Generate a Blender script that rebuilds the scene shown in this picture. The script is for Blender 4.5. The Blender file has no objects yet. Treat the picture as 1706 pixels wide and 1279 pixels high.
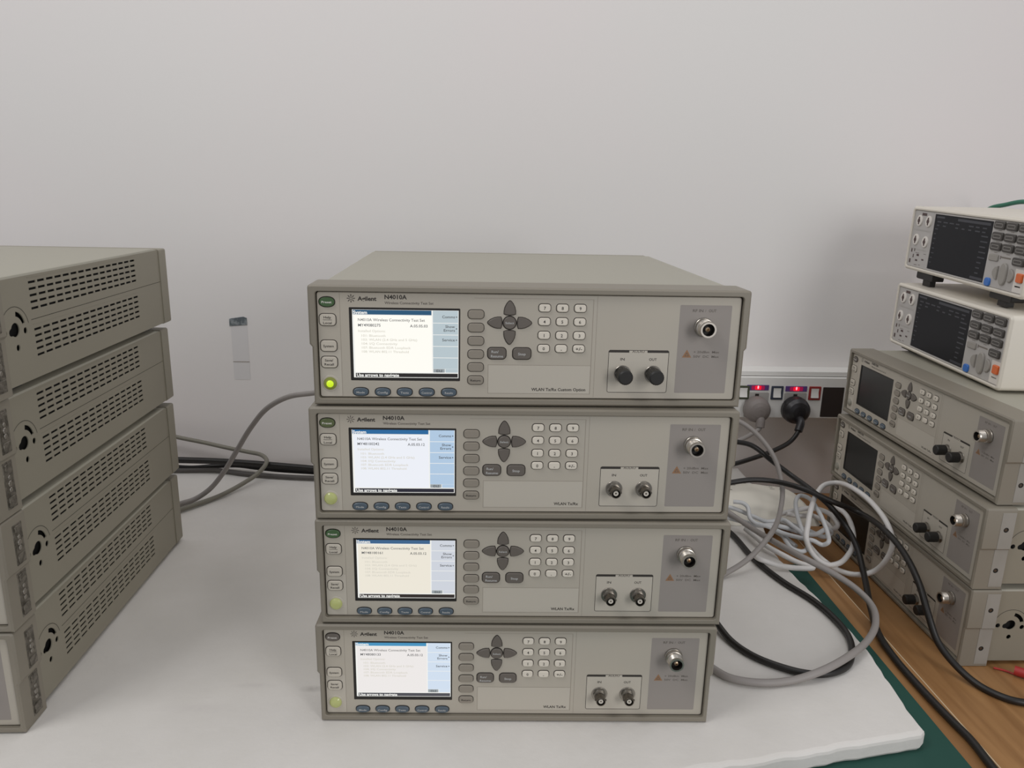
import bpy, bmesh, math, random
from mathutils import Vector, Matrix, noise
from mathutils.geometry import tessellate_polygon
random.seed(7)
SC = bpy.context.scene
COL = SC.collection
PI = math.pi

# ------------------------------------------------------------------ materials
def lin(c):
    return tuple((x/255/12.92) if x/255 <= 0.04045 else ((x/255+0.055)/1.055)**2.4 for x in c) + (1.0,)

MATS = {}
def mat(name, rgb, rough=0.5, metal=0.0, spec=0.5, emit=None, es=1.0, bump=None, vary=None, coat=0.0):
    m = bpy.data.materials.new(name); m.use_nodes = True
    nt = m.node_tree; b = nt.nodes['Principled BSDF']
    b.inputs['Base Color'].default_value = lin(rgb)
    b.inputs['Roughness'].default_value = rough
    b.inputs['Metallic'].default_value = metal
    b.inputs['Specular IOR Level'].default_value = spec
    b.inputs['Coat Weight'].default_value = coat
    if emit:
        b.inputs['Emission Color'].default_value = lin(emit); b.inputs['Emission Strength'].default_value = es
    tc = None
    if bump or vary:
        tc = nt.nodes.new('ShaderNodeTexCoord')
    if bump:
        sc, st, dist = bump
        n = nt.nodes.new('ShaderNodeTexNoise'); n.inputs['Scale'].default_value = sc; n.inputs['Detail'].default_value = 4
        nt.links.new(tc.outputs['Object'], n.inputs['Vector'])
        bp = nt.nodes.new('ShaderNodeBump'); bp.inputs['Strength'].default_value = st; bp.inputs['Distance'].default_value = dist
        nt.links.new(n.outputs['Fac'], bp.inputs['Height']); nt.links.new(bp.outputs['Normal'], b.inputs['Normal'])
    if vary:
        sc, rgb2, lo, hi = vary
        n = nt.nodes.new('ShaderNodeTexNoise'); n.inputs['Scale'].default_value = sc; n.inputs['Detail'].default_value = 3
        nt.links.new(tc.outputs['Object'], n.inputs['Vector'])
        r = nt.nodes.new('ShaderNodeValToRGB')
        r.color_ramp.elements[0].position = lo; r.color_ramp.elements[0].color = lin(rgb)
        r.color_ramp.elements[1].position = hi; r.color_ramp.elements[1].color = lin(rgb2)
        nt.links.new(n.outputs['Fac'], r.inputs['Fac']); nt.links.new(r.outputs['Color'], b.inputs['Base Color'])
    MATS[name] = m
    return m

mat('panel', (184,176,162), 0.45, vary=(6,(179,173,161),.35,.65))
mat('panel_strip', (192,185,172), 0.45)
mat('panel_groove', (150,140,128), 0.6)
mat('frame', (135,128,115), 0.5, bump=(900,.05,.0004))
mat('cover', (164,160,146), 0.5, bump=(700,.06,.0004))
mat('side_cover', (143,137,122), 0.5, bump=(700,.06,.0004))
mat('hole', (22,20,18), 0.9)
mat('groove', (70,65,58), 0.8)
mat('rf_grey', (150,143,137), 0.55)
mat('ink', (52,47,43), 0.6)
mat('ink_soft', (98,91,84), 0.6)
mat('ink_faint', (128,120,111), 0.6)
mat('ink_orange', (150,112,80), 0.6)
mat('key_skirt', (44,39,34), 0.7)
mat('key_light', (198,190,176), 0.45)
mat('key_white', (222,214,200), 0.45)
mat('key_soft', (146,138,126), 0.5)
mat('key_dark', (104,97,90), 0.5)
mat('key_green', (70,98,62), 0.4)
mat('key_olive', (92,102,66), 0.4)
mat('key_blue', (84,97,108), 0.4)
mat('text_white', (226,222,214), 0.5)
mat('text_light', (190,190,188), 0.5)
mat('lens', (176,180,120), 0.25, emit=(150,160,70), es=.12, coat=.4)
mat('lens_lit', (170,190,30), 0.25, emit=(190,225,30), es=.75, coat=.4)
mat('lens_ring', (132,136,66), 0.35, emit=(110,130,30), es=.1)
mat('screen_frame', (34,31,28), 0.5)
mat('steel', (205,198,188), 0.34, 1.0)
mat('nickel', (165,160,152), 0.32, 1.0)
mat('nickel_dark', (112,106,98), 0.32, 1.0)
mat('bore', (26,22,18), 0.6)
mat('gold_pin', (205,180,150), 0.35, .8)
mat('ptfe', (205,198,186), 0.5)
mat('rubber_black', (30,28,26), 0.5)
mat('screen_off', (24,25,23), 0.28)
mat('lens_off', (150,146,134), 0.3)
mat('side_plate', (158,154,147), 0.4, vary=(25,(150,146,138),.3,.7))
mat('strip_metal', (128,122,112), 0.4, .55, bump=(260,.6,.002), vary=(160,(92,87,78),.4,.62))
# screens (lit displays)
def screen_mats(tag, white, side, title, bar):
    for n, c, s in (('white', white, 1.0), ('side', side, 1.0), ('title', title, 1.0), ('bar', bar, 1.0)):
        mat('scr_'+n+tag, (20,20,20), 0.35, spec=.2, emit=c, es=s)
mat('scr_sep', (20,20,20), .35, spec=.2, emit=(240,240,236), es=1.0)
mat('scr_txt', (20,20,20), .35, spec=.2, emit=(120,118,116), es=1.0)
mat('scr_txt_dark', (20,20,20), .35, spec=.2, emit=(84,86,88), es=1.0)
mat('scr_faint', (20,20,20), .35, spec=.2, emit=(212,208,196), es=1.0)
mat('scr_idle', (20,20,20), .35, spec=.2, emit=(150,158,162), es=1.0)
screen_mats('_a', (254,252,244), (182,196,202), (44,86,118), (42,40,40))
screen_mats('_b', (236,239,246), (176,200,224), (44,104,156), (44,44,54))
screen_mats('_c', (236,230,216), (206,211,220), (62,100,140), (52,46,44))
screen_mats('_d', (236,232,230), (208,222,238), (72,146,190), (78,78,84))
# meters
mat('meter_case', (222,215,202), 0.45)
mat('meter_panel', (186,182,178), 0.45)
mat('meter_white', (226,220,212), 0.45)
mat('meter_key', (74,70,66), 0.45)
mat('meter_key_line', (168,164,158), 0.5)
mat('meter_screen', (24,25,30), 0.4, spec=.2)
mat('meter_scr_mark', (52,54,62), 0.3)
mat('meter_blue', (58,116,196), 0.4)
mat('meter_orange', (226,112,58), 0.4)
mat('meter_grey', (158,153,146), 0.45)
mat('meter_ink', (84,66,64), 0.6)
# setting
mat('cord_black', (30,27,25), 0.42)
mat('cord_grey', (150,144,140), 0.5)
mat('cord_white', (222,219,216), 0.45)
mat('cord_light', (204,205,206), 0.45)
mat('cord_grey_shaded', (92,88,85), 0.5)  # grey cord with the shade near the wall put into its colour
mat('cord_greenish', (128,124,112), 0.5)
mat('cord_green', (34,112,88), 0.4)
mat('cord_red', (170,48,44), 0.45)
mat('rail_white', (228,226,222), 0.4)
mat('rail_plate', (170,166,162), 0.45)
mat('rail_dark', (44,34,30), 0.7)
mat('switch_navy', (58,64,78), 0.45)
mat('switch_red', (150,48,46), 0.45)
mat('switch_green', (70,76,56), 0.45)
mat('neon_purple', (70,56,92), 0.3, emit=(80,44,110), es=.2)
mat('neon_red', (200,20,40), 0.3, emit=(235,16,44), es=.8)
mat('neon_glow', (120,20,60), 0.3, emit=(150,20,64), es=.6)
mat('neon_core', (255,200,210), 0.3, emit=(255,150,165), es=1.2)
mat('plug_grey', (128,120,116), 0.5)
mat('plug_black', (34,32,34), 0.35)
mat('bag_white', (240,235,222), 0.5)
mat('mat_green', (24,72,62), 0.6, bump=(1200,.08,.0003))
mat('tape', (220,217,216), 0.5)
mat('tape_label', (92,100,104), 0.5, vary=(120,(140,146,148),.45,.6))
mat('edge_band', (204,182,150), 0.4)
mat('leg_metal', (150,150,150), 0.4, .6)

def wood_mat(name, a, b):
    m = bpy.data.materials.new(name); m.use_nodes = True; nt = m.node_tree; p = nt.nodes['Principled BSDF']
    tc = nt.nodes.new('ShaderNodeTexCoord'); mp = nt.nodes.new('ShaderNodeMapping')
    mp.inputs['Scale'].default_value = (34, 2.2, 10)
    nt.links.new(tc.outputs['Object'], mp.inputs['Vector'])
    n = nt.nodes.new('ShaderNodeTexNoise'); n.inputs['Scale'].default_value = 1.4; n.inputs['Detail'].default_value = 6; n.inputs['Distortion'].default_value = .6
    nt.links.new(mp.outputs['Vector'], n.inputs['Vector'])
    r = nt.nodes.new('ShaderNodeValToRGB')
    r.color_ramp.elements[0].position = .36; r.color_ramp.elements[0].color = lin(a)
    r.color_ramp.elements[1].position = .62; r.color_ramp.elements[1].color = lin(b)
    nt.links.new(n.outputs['Fac'], r.inputs['Fac']); nt.links.new(r.outputs['Color'], p.inputs['Base Color'])
    p.inputs['Roughness'].default_value = .42
    MATS[name] = m
wood_mat('wood', (142,102,62), (166,124,80))

def foam_mat():
    m = bpy.data.materials.new('foam'); m.use_nodes = True; nt = m.node_tree; p = nt.nodes['Principled BSDF']
    p.inputs['Roughness'].default_value = .75
    tc = nt.nodes.new('ShaderNodeTexCoord')
    n = nt.nodes.new('ShaderNodeTexNoise'); n.inputs['Scale'].default_value = 9; n.inputs['Detail'].default_value = 5
    nt.links.new(tc.outputs['Object'], n.inputs['Vector'])
    r = nt.nodes.new('ShaderNodeValToRGB')
    r.color_ramp.elements[0].position = .3; r.color_ramp.elements[0].color = lin((217,213,207))
    r.color_ramp.elements[1].position = .7; r.color_ramp.elements[1].color = lin((225,221,216))
    nt.links.new(n.outputs['Fac'], r.inputs['Fac'])
    prev = r.outputs['Color']
    # scuff marks left on the sheet: each with a shape of its own
    for (cx, cy, rx, ry, dark) in ((-.241,.044,.016,.007,(150,145,141)), (-.215,.040,.010,.005,(160,155,150)), (-.31,.05,.03,.006,(205,200,196)), (-.36,.01,.05,.012,(212,207,203))):
        mp = nt.nodes.new('ShaderNodeMapping'); mp.vector_type = 'POINT'
        mp.inputs['Location'].default_value = (-cx/rx, -cy/ry, 0); mp.inputs['Scale'].default_value = (1/rx, 1/ry, 1)
        nt.links.new(tc.outputs['Object'], mp.inputs['Vector'])
        g = nt.nodes.new('ShaderNodeTexGradient'); g.gradient_type = 'SPHERICAL'
        nt.links.new(mp.outputs['Vector'], g.inputs['Vector'])
        n2 = nt.nodes.new('ShaderNodeTexNoise'); n2.inputs['Scale'].default_value = 120; n2.inputs['Detail'].default_value = 2
        nt.links.new(tc.outputs['Object'], n2.inputs['Vector'])
        mul = nt.nodes.new('ShaderNodeMath'); mul.operation = 'MULTIPLY'
        nt.links.new(g.outputs['Fac'], mul.inputs[0]); nt.links.new(n2.outputs['Fac'], mul.inputs[1])
        mx = nt.nodes.new('ShaderNodeMixRGB'); mx.inputs['Color2'].default_value = lin(dark)
        nt.links.new(mul.outputs[0], mx.inputs['Fac']); nt.links.new(prev, mx.inputs['Color1'])
        prev = mx.outputs['Color']
    nt.links.new(prev, p.inputs['Base Color'])
    b1 = nt.nodes.new('ShaderNodeTexNoise'); b1.inputs['Scale'].default_value = 60; b1.inputs['Detail'].default_value = 5
    nt.links.new(tc.outputs['Object'], b1.inputs['Vector'])
    bp = nt.nodes.new('ShaderNodeBump'); bp.inputs['Strength'].default_value = .18; bp.inputs['Distance'].default_value = .004
    nt.links.new(b1.outputs['Fac'], bp.inputs['Height']); nt.links.new(bp.outputs['Normal'], p.inputs['Normal'])
    p.inputs['Subsurface Weight'].default_value = .15; p.inputs['Subsurface Radius'].default_value = (.01,.01,.01)
    MATS['foam'] = m
foam_mat()
mat('wall_paint', (232,226,224), 0.7, vary=(1.6,(230,227,224),.35,.65), bump=(90,.05,.002))
mat('floor_tile', (150,146,140), 0.5)

# ------------------------------------------------------------------ mesh builder
class M:
    def __init__(s):
        s.v = []; s.f = []; s.mi = []; s.mats = []
    def m(s, name):
        if name not in s.mats: s.mats.append(name)
        return s.mats.index(name)
    def add(s, verts, faces, mname):
        o = len(s.v); k = s.m(mname)
        s.v += [tuple(a) for a in verts]
        for f in faces:
            s.f.append([o+i for i in f]); s.mi.append(k)
    def mesh(s, name, recalc=True, sharp=38):
        me = bpy.data.meshes.new(name)
        me.from_pydata(s.v, [], s.f)
        for n in s.mats: me.materials.append(MATS[n])
        me.polygons.foreach_set('material_index', s.mi)
        if recalc:
            bm = bmesh.new(); bm.from_mesh(me)
            bmesh.ops.recalc_face_normals(bm, faces=bm.faces); bm.to_mesh(me); bm.free()
        me.polygons.foreach_set('use_smooth', [True]*len(me.polygons))
        me.set_sharp_from_angle(angle=math.radians(sharp))
        me.update()
        return me

def area(p):
    return sum(p[i][0]*p[(i+1) % len(p)][1]-p[(i+1) % len(p)][0]*p[i][1] for i in range(len(p)))/2
def inset(p, d):
    if d == 0: return list(p)
    s = 1 if area(p) > 0 else -1
    n = len(p); out = []
    for i in range(n):
        a, b, c = p[i-1], p[i], p[(i+1) % n]
        e1 = (b[0]-a[0], b[1]-a[1]); e2 = (c[0]-b[0], c[1]-b[1])
        l1 = math.hypot(*e1) or 1e-9; l2 = math.hypot(*e2) or 1e-9
        n1 = (-e1[1]/l1*s, e1[0]/l1*s); n2 = (-e2[1]/l2*s, e2[0]/l2*s)
        m = (n1[0]+n2[0], n1[1]+n2[1]); q = m[0]*n1[0]+m[1]*n1[1]
        q = max(q, .35)
        out.append((b[0]+m[0]*d/q, b[1]+m[1]*d/q))
    return out
def rrect(x0, z0, x1, z1, r=0, n=4):
    if r <= 0: return [(x0,z0),(x1,z0),(x1,z1),(x0,z1)]
    p = []
    for cx, cz, a0 in ((x1-r,z0+r,-90),(x1-r,z1-r,0),(x0+r,z1-r,90),(x0+r,z0+r,180)):
        for k in range(n+1):
            a = math.radians(a0+90*k/n); p.append((cx+r*math.cos(a), cz+r*math.sin(a)))
    return p
def ell(cx, cz, rx, rz=None, n=24, e=2.0):
    rz = rx if rz is None else rz; p = []
    for k in range(n):
        a = 2*PI*k/n; c, s = math.cos(a), math.sin(a)
        p.append((cx+rx*math.copysign(abs(c)**(2/e), c), cz+rz*math.copysign(abs(s)**(2/e), s)))
    return p
def FRONT(u, v, w): return ((u-212.85)/1000, w/1000, v/1000)      # u right, v up, w depth behind the panel plane (mm)
def cap(mb, loop, holes, w, mp, mname):
    if not holes:
        mb.add([mp(u,v,w) for u,v in loop], [list(range(len(loop)))], mname); return
    polys = [[Vector((u,v,0)) for u,v in loop]]+[[Vector((u,v,0)) for u,v in h] for h in holes]
    pts = [q for p in polys for q in p]
    mb.add([mp(q.x,q.y,w) for q in pts], tessellate_polygon(polys), mname)
def prism(mb, loop, w0, w1, mname, mp=FRONT, ch=0, holes=(), back=True, hmat=None, hch=0, side=None):
    """solid with outline loop; front face at depth w0 (chamfered by ch), back face at w1"""
    d = 1 if w1 > w0 else -1
    levels = [(inset(loop,ch), w0), (loop, w0+ch*d), (loop, w1)] if ch else [(loop,w0),(loop,w1)]
    n = len(loop)
    for (la,wa),(lb,wb) in zip(levels, levels[1:]):
        vs = [mp(u,v,wa) for u,v in la]+[mp(u,v,wb) for u,v in lb]
        mb.add(vs, [[i,(i+1) % n,n+(i+1) % n,n+i] for i in range(n)], side or mname)
    fh = [inset(h,-hch) for h in holes]
    cap(mb, levels[0][0], fh, w0, mp, mname)
    for h, hf in zip(holes, fh):
        k = len(h)
        lv = [(hf,w0),(h,w0+hch*d),(h,w1)] if hch else [(h,w0),(h,w1)]
        for (la,wa),(lb,wb) in zip(lv, lv[1:]):
            vs = [mp(u,v,wa) for u,v in la]+[mp(u,v,wb) for u,v in lb]
            mb.add(vs, [[i,(i+1) % k,k+(i+1) % k,k+i] for i in range(k)], hmat or mname)
    if back: cap(mb, loop, holes, w1, mp, mname)
def flat(mb, loop, w, mname, mp=FRONT): mb.add([mp(u,v,w) for u,v in loop], [list(range(len(loop)))], mname)
def frame_line(mb, loop, t, w, mname, mp=FRONT):
    inn = inset(loop, t); n = len(loop)
    mb.add([mp(u,v,w) for u,v in loop]+[mp(u,v,w) for u,v in inn], [[i,(i+1) % n,n+(i+1) % n,n+i] for i in range(n)], mname)
def lathe(mb, prof, mname, mp, cu, cv, n=24, mats=None):
    """prof: (radius, w) list revolved about the axis through (cu, cv)"""
    vs = []
    for r, w in prof:
        for k in range(n):
            a = 2*PI*k/n; vs.append(mp(cu+r*math.cos(a), cv+r*math.sin(a), w))
    for i in range(len(prof)-1):
        fs = [[i*n+k, i*n+(k+1) % n, (i+1)*n+(k+1) % n, (i+1)*n+k] for k in range(n)]
        sub = vs[i*n:(i+2)*n]
        mb.add(sub, [[k,(k+1) % n,n+(k+1) % n,n+k] for k in range(n)], (mats[i] if mats else mname))
    mb.add(vs[-n:], [list(range(n))], (mats[-1] if mats else mname))
def box(mb, x0, x1, y0, y1, z0, z1, mname):
    v = [(x,y,z) for z in (z0,z1) for y in (y0,y1) for x in (x0,x1)]
    mb.add(v, [[0,2,3,1],[4,5,7,6],[0,1,5,4],[2,6,7,3],[0,4,6,2],[1,3,7,5]], mname)
_T = {}
def text_data(s, bold):
    if (s,bold) in _T: return _T[(s,bold)]
    cu = bpy.data.curves.new('lettering', 'FONT'); cu.body = s; cu.size = 1; cu.resolution_u = 2; cu.offset = bold; cu.fill_mode = 'FRONT'
    ob = bpy.data.objects.new('lettering', cu)
    me = ob.to_mesh()
    v = [(q.co.x,q.co.y) for q in me.vertices]; f = [list(p.vertices) for p in me.polygons]
    ob.to_mesh_clear(); bpy.data.objects.remove(ob); bpy.data.curves.remove(cu)
    _T[(s,bold)] = (v,f); return v, f
def text(mb, s, x, z, h, mname, w, align='l', width=None, bold=0.0, mp=FRONT):
    """h: cap height in mm, z: baseline"""
    v, f = text_data(s, bold)
    if not v: return
    k = h/.70
    x0 = min(a for a,_ in v); x1 = max(a for a,_ in v); W = (x1-x0)*k; sx = (width/W if width else 1)*k; W = (x1-x0)*sx
    ox = x-(0 if align == 'l' else W/2 if align == 'c' else W)
    mb.add([mp(ox+(a-x0)*sx, z+b*k, w) for a,b in v], f, mname)

# ------------------------------------------------------------------ objects
_MESH = {}
def part(name, parent, key, fn, label=None):
    if key is None or key not in _MESH:
        mb = M(); fn(mb); me = mb.mesh(name)
        if key is not None: _MESH[key] = me
    else: me = _MESH[key]
    o = bpy.data.objects.new(name, me); COL.objects.link(o)
    if parent is not None: o.parent = parent
    if label: o['label'] = label
    return o
def empty(name, loc, rot, label, cat, group=None):
    o = bpy.data.objects.new(name, None); COL.objects.link(o)
    o.empty_display_size = .05
    o.location = loc; o.rotation_euler = rot
    o['label'] = label; o['category'] = cat
    if group: o['group'] = group
    return o
def tag(o, label, cat, group=None):
    o['label'] = label; o['category'] = cat
    if group: o['group'] = group
    return o
def structure(name, fn):
    o = part(name, None, None, fn); o['kind'] = 'structure'; return o

# ------------------------------------------------------------------ the radio test set
FR_OUT = [(1.8,.7),(423.9,.7),(423.9,58),(426.3,61)]+[(426.3-3+3*math.cos(a),118.1-3+3*math.sin(a)) for a in (0,.5,1.05,1.57)]+[(-.6+3-3*math.cos(a),118.1-3+3*math.sin(a)) for a in (1.57,1.05,.5,0)]+[(-.6,61),(1.8,58)]
PANEL = rrect(7.3,7.8,418.4,110.9,2.5)
SCR = rrect(37.2,24.4,143.6,96.5,.8,2)
def SIDE(u, v, w): return ((207.3-w)/1000, u/1000, v/1000)        # u along the depth, v up, w inwards from the right-hand cover
def FSIDE(u, v, w): return ((212.0-w)/1000, u/1000, v/1000)       # on the right-hand face of the front frame

def b_frame(mb):
    prism(mb, FR_OUT, -4.2, 37, 'frame', ch=1.8, holes=[rrect(6.3,6.9,419.4,111.9,3)], hch=.6)
    # parting line on both sides
    for x in (-.75, 424.0):
        pass
def b_panel(mb):
    prism(mb, PANEL, 0, 3.5, 'panel', ch=.5, holes=[SCR])
def b_print(kind):
    def fn(mb):
        b_panel(mb)
        w = -.12
        # fields of the keypad overlay
        flat(mb, rrect(8.2,8.6,28.4,55,1,2), -.04, 'panel_strip')
        for x0,z0,x1,z1 in ((28.6,9,28.9,110),(157,106.8,272.6,107.1),(272.3,12.4,272.8,107),(171,41.2,272.3,41.5),(171,12.3,272.4,12.6),(170.8,12.3,171.1,41.5)):
            flat(mb, rrect(x0,z0,x1,z1), -.06, 'panel_groove')
        flat(mb, rrect(171.4,12.8,272.0,41.0), -.05, 'panel_strip')
        flat(mb, rrect(276.2,9,276.5,110), -.06, 'panel_groove')
        # audio field
        a = rrect(289.6,14.2,350.0,57.6,2,3)
        flat(mb, a, -.05, 'panel_strip'); frame_line(mb, a, .5, -.1, 'ink')
        flat(mb, [(289.6,55.0),(310.2,55.0),(310.2,57.6),(291,57.6),(289.6,56.4)], w, 'ink'); flat(mb, [(328.3,55.0),(350,55.0),(350,56.4),(348.6,57.6),(328.3,57.6)], w, 'ink')
        text(mb, 'AUDIO', 319.3, 55.0, 2.6, 'ink_soft', w, 'c', 12.4, .012)
        text(mb, 'IN', 303.8, 47.0, 2.6, 'ink', w, 'c', 4.2, .012); text(mb, 'OUT', 334.2, 47.0, 2.6, 'ink', w, 'c', 7.6, .012)
        # RF field
        flat(mb, rrect(357.8,14.3,409.2,102.9,1,2), -.05, 'rf_grey')
        text(mb, 'RF IN', 370.4, 96.2, 2.7, 'ink_soft', w, 'l', 10.4, .012); text(mb, '/', 382.6, 96.2, 2.5, 'ink_soft', w); text(mb, 'OUT', 393.8, 96.2, 2.7, 'ink_soft', w, 'r', 7.6, .012)
        flat(mb, [(363,50.6),(372.4,50.6),(367.7,58.6)], w, 'ink_orange'); frame_line(mb, [(365.4,51.9),(370,51.9),(367.7,55.9)], .5, w-.05, 'ink_soft')
        text(mb, '+ 20dBm  Max', 374.4, 55.2, 2.3, 'ink_soft', w, 'l', 25.8, .008); text(mb, '50V  DC  Max', 374.4, 50.6, 2.3, 'ink_soft', w, 'l', 25.8, .008)
        s = 'WLAN Tx/Rx Custom Option' if kind == 'custom' else 'WLAN Tx/Rx'
        if kind == 'custom': text(mb, s, 268.2, 15.3, 3.0, 'ink', w, 'r', 54, .02)
        elif kind == 'plain': text(mb, s, 268.4, 15.3, 3.0, 'ink', w, 'r', 25, .02)
    return fn
def b_badge(kind):
    def fn(mb):
        w = -.12
        k = 'ink' if kind == 'custom' else 'ink_soft'
        frame_line(mb, ell(39.6,105.0,1.35,n=16), .4, w, k)
        for q in range(8):
            a = q*PI/4; c, s = math.cos(a), math.sin(a)
            r0, r1, h = 1.9, 4.0, .42
            flat(mb, [(39.6+c*r0-s*h,105+s*r0+c*h),(39.6+c*r0+s*h,105+s*r0-c*h),(39.6+c*r1+s*h*.7,105+s*r1-c*h*.7),(39.6+c*r1-s*h*.7,105+s*r1+c*h*.7)], w, k)
        text(mb, 'Agilent', 45.8, 103.0, 3.9, 'ink', w, 'l', 17.9, .03)
    return fn
def b_model(mb):
    text(mb, 'N4010A', 71.4, 104.8, 4.0, 'ink', -.12, 'l', 21.2, .025)
    text(mb, 'Wireless Connectivity Test Set', 71.4, 100.0, 2.4, 'ink_soft', -.12, 'l', 46.5, .01)
def b_scrframe(mb):
    prism(mb, rrect(37.0,24.2,143.8,96.7,.8,2), .6, 4.2, 'screen_frame', holes=[rrect(39.9,27.0,142.0,94.3)], back=False)
def b_screen(tag, serial, version):
    def fn(mb):
        X0, Z1, W, H = 39.6, 94.6, 102.7, 67.9
        def R(a,b,c,d,m,w): flat(mb, rrect(X0+a*W, Z1-d*H, X0+c*W, Z1-b*H), w, m)
        def T(s,a,b,h,m,al='l',wd=None,bold=.0): text(mb, s, X0+a*W, Z1-b*H, h, m, 2.1, al, wd*W if wd else None, bold)
        prism(mb, rrect(X0,Z1-H,X0+W,Z1), 2.4, 4.0, 'scr_sep')
        R(.018,.09,.745,.915,'scr_white'+tag,2.35)
        R(.008,.012,.742,.078,'scr_title'+tag,2.35)
        R(.755,.012,.992,.86,'scr_side'+tag,2.35)
        for y in (.19,.36,.528,.696): R(.75,y-.004,.992,y+.004,'scr_sep',2.3)
        R(.757,.862,.866,.915,'scr_idle',2.35); R(.872,.862,.992,.915,'scr_side'+tag,2.35)
        R(.02,.93,.99,.988,'scr_bar'+tag,2.35)
        T('System',.012,.070,3.1,'scr_sep',wd=.13,bold=.03)
        T('Use arrows to navigate',.03,.980,3.0,'scr_sep',wd=.40,bold=.03)
        T('N4010A Wireless Connectivity Test Set',.055,.172,2.7,'scr_txt',wd=.625,bold=.012)
        T(serial,.055,.250,2.7,'scr_txt_dark',wd=.21,bold=.012)
        T(version,.705,.255,2.7,'scr_txt_dark','r',wd=.165,bold=.012)
        for i,s in enumerate(('Installed Options:','101: Bluetooth','103: WLAN (2.4 GHz and 5 GHz)','104: I/Q Connectivity','107: Bluetooth EDR Loopback','108: WLAN 802.11 Threshold')):
            T(s,.055 if i == 0 else .085,.33+.058*i+(.01 if i else 0),2.3,'scr_faint',wd=(.255,.225,.52,.335,.46,.44)[i],bold=.01)
        T('Comms',.962,.118,2.6,'scr_txt_dark','r',wd=.12,bold=.015)
        T('Show',.962,.258,2.6,'scr_txt_dark','r',wd=.09,bold=.015); T('Errors',.962,.312,2.6,'scr_txt_dark','r',wd=.105,bold=.015)
        T('Service',.962,.452,2.6,'scr_txt_dark','r',wd=.12,bold=.015)
        for y in (.10,.27,.435):
            x = X0+.972*W; z = Z1-y*H
            flat(mb, [(x,z-.8),(x+1.5,z),(x,z+.8)], 2.1, 'scr_txt_dark')
        T('IDLE',.785,.908,2.5,'scr_txt_dark',wd=.06,bold=.02)
    return fn
def b_screen_off(mb):
    prism(mb, rrect(39.6,26.7,142.3,94.6), 1.2, 4.0, 'screen_off')
def b_key(loop, capmat, h=1.8, txt=(), tm='ink', ts=2.2, skirt=.8, bar=None):
    def fn(mb):
        prism(mb, inset(loop,-skirt), -.35, .6, 'key_skirt', ch=.25)
        prism(mb, loop, -h, 0, capmat, ch=.7, back=False)
        for (s,x,z,wd) in txt: text(mb, s, x, z, ts, tm, -h-.1, 'c', wd, .015)
        if bar: flat(mb, rrect(*bar), -h-.1, tm)
    return fn
def b_power(lit):
    def fn(mb):
        cx, cz = 17.2, 21.4
        prism(mb, ell(cx,cz,8.2,8.2,28), -.5, .5, 'panel_strip', ch=.4)
        if lit:
            prof = [(6.4,-.4),(6.1,-1.8),(3.4,-2.6)]; lathe(mb, prof, 'lens_ring', FRONT, cx, cz)
            lathe(mb, [(3.6,-2.4),(3.3,-3.5),(2.2,-4.3),(.8,-4.6)], 'lens_lit', FRONT, cx, cz)
        else:
            ln = 'lens' if lit is not None else 'lens_off'
            lathe(mb, [(6.6,-.4),(6.3,-1.6),(5.0,-2.8),(3.0,-3.6),(1.0,-3.9)], ln, FRONT, cx, cz)
    return fn
def b_ncon(mb):
    cx, cz = 382.2, 81.4
    prism(mb, ell(cx,cz,9.4,9.4,28), -2.2, .2, 'nickel', ch=.5)
    prof = [(8.6,-2.0),(8.6,-6.0),(7.6,-6.4),(7.6,-8.4)]
    z = -8.4
    while z > -14.8:
        prof += [(8.1,z-.5),(7.8,z-1.0)]; z -= 1.0
    prof += [(8.1,-15.6),(7.7,-17.4),(6.0,-17.4),(5.9,-10.5),(2.4,-10.4),(2.3,-14.5),(1.2,-15.2),(1.1,-12)]
    n = len(prof)
    mats = ['steel']*(n-6)+['bore']*2+['ptfe']*1+['gold_pin']*3
    lathe(mb, prof, 'steel', FRONT, cx, cz, 28, mats)
def b_bnc(cx, cz):
    def fn(mb):
        prism(mb, ell(cx,cz,8.6,8.6,28), -1.0, .2, 'nickel', ch=.3)
        prism(mb, ell(cx,cz,6.9,6.9,6), -3.2, -.9, 'nickel', ch=.4)
        prof = [(6.1,-3.1),(6.1,-5.2),(5.2,-5.6),(5.2,-13.4),(4.9,-14.2),(4.1,-14.2),(4.0,-8.5),(2.7,-8.4),(2.6,-13.4),(1.0,-13.4),(.9,-10)]
        lathe(mb, prof, 'nickel_dark', FRONT, cx, cz, 24, ['nickel','nickel_dark','nickel_dark','nickel_dark','nickel_dark','nickel_dark','bore','ptfe','ptfe','ptfe','bore'])
        for s in (-1,1):
            def lug(u,v,w,s=s): return FRONT(cx+s*(4.9+w), cz+v, -10.5+u)
            prism(mb, ell(0,0,1.1,1.1,10), 1.4, -.3, 'nickel_dark', mp=lug)
    return fn
def b_capd(cx, cz):
    def fn(mb):
        lp = []
        for k in range(48):
            a = 2*PI*k/48; r = 7.5 if k % 2 else 7.1
            lp.append((cx+r*math.cos(a), cz+r*math.sin(a)))
        prism(mb, lp, -18.6, -4.4, 'rubber_black', ch=1.2)
    return fn
def leaf_loop(d):
    # one pad of the four-way cursor: straight inner edge, pointed outer end
    p = [(-5.4,0),(-3.2,-.8),(0,-1.1),(3.2,-.8),(5.4,0),(5.4,3.2),(4.7,6.4),(3.0,9.9),(1.1,12.2),(0,12.7),(-1.1,12.2),(-3.0,9.9),(-4.7,6.4),(-5.4,3.2)]
    a = {'up':0,'left':PI/2,'down':PI,'right':-PI/2}[d]; c, s = math.cos(a), math.sin(a)
    r0 = 8.6
    return [(191.4+x*c-(y+r0)*s, 83.3+x*s+(y+r0)*c) for x,y in p]
VENT_V = []
for top in (105.6, 56.6):
    for k in range(5): VENT_V.append(top-6.75*k)
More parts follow.
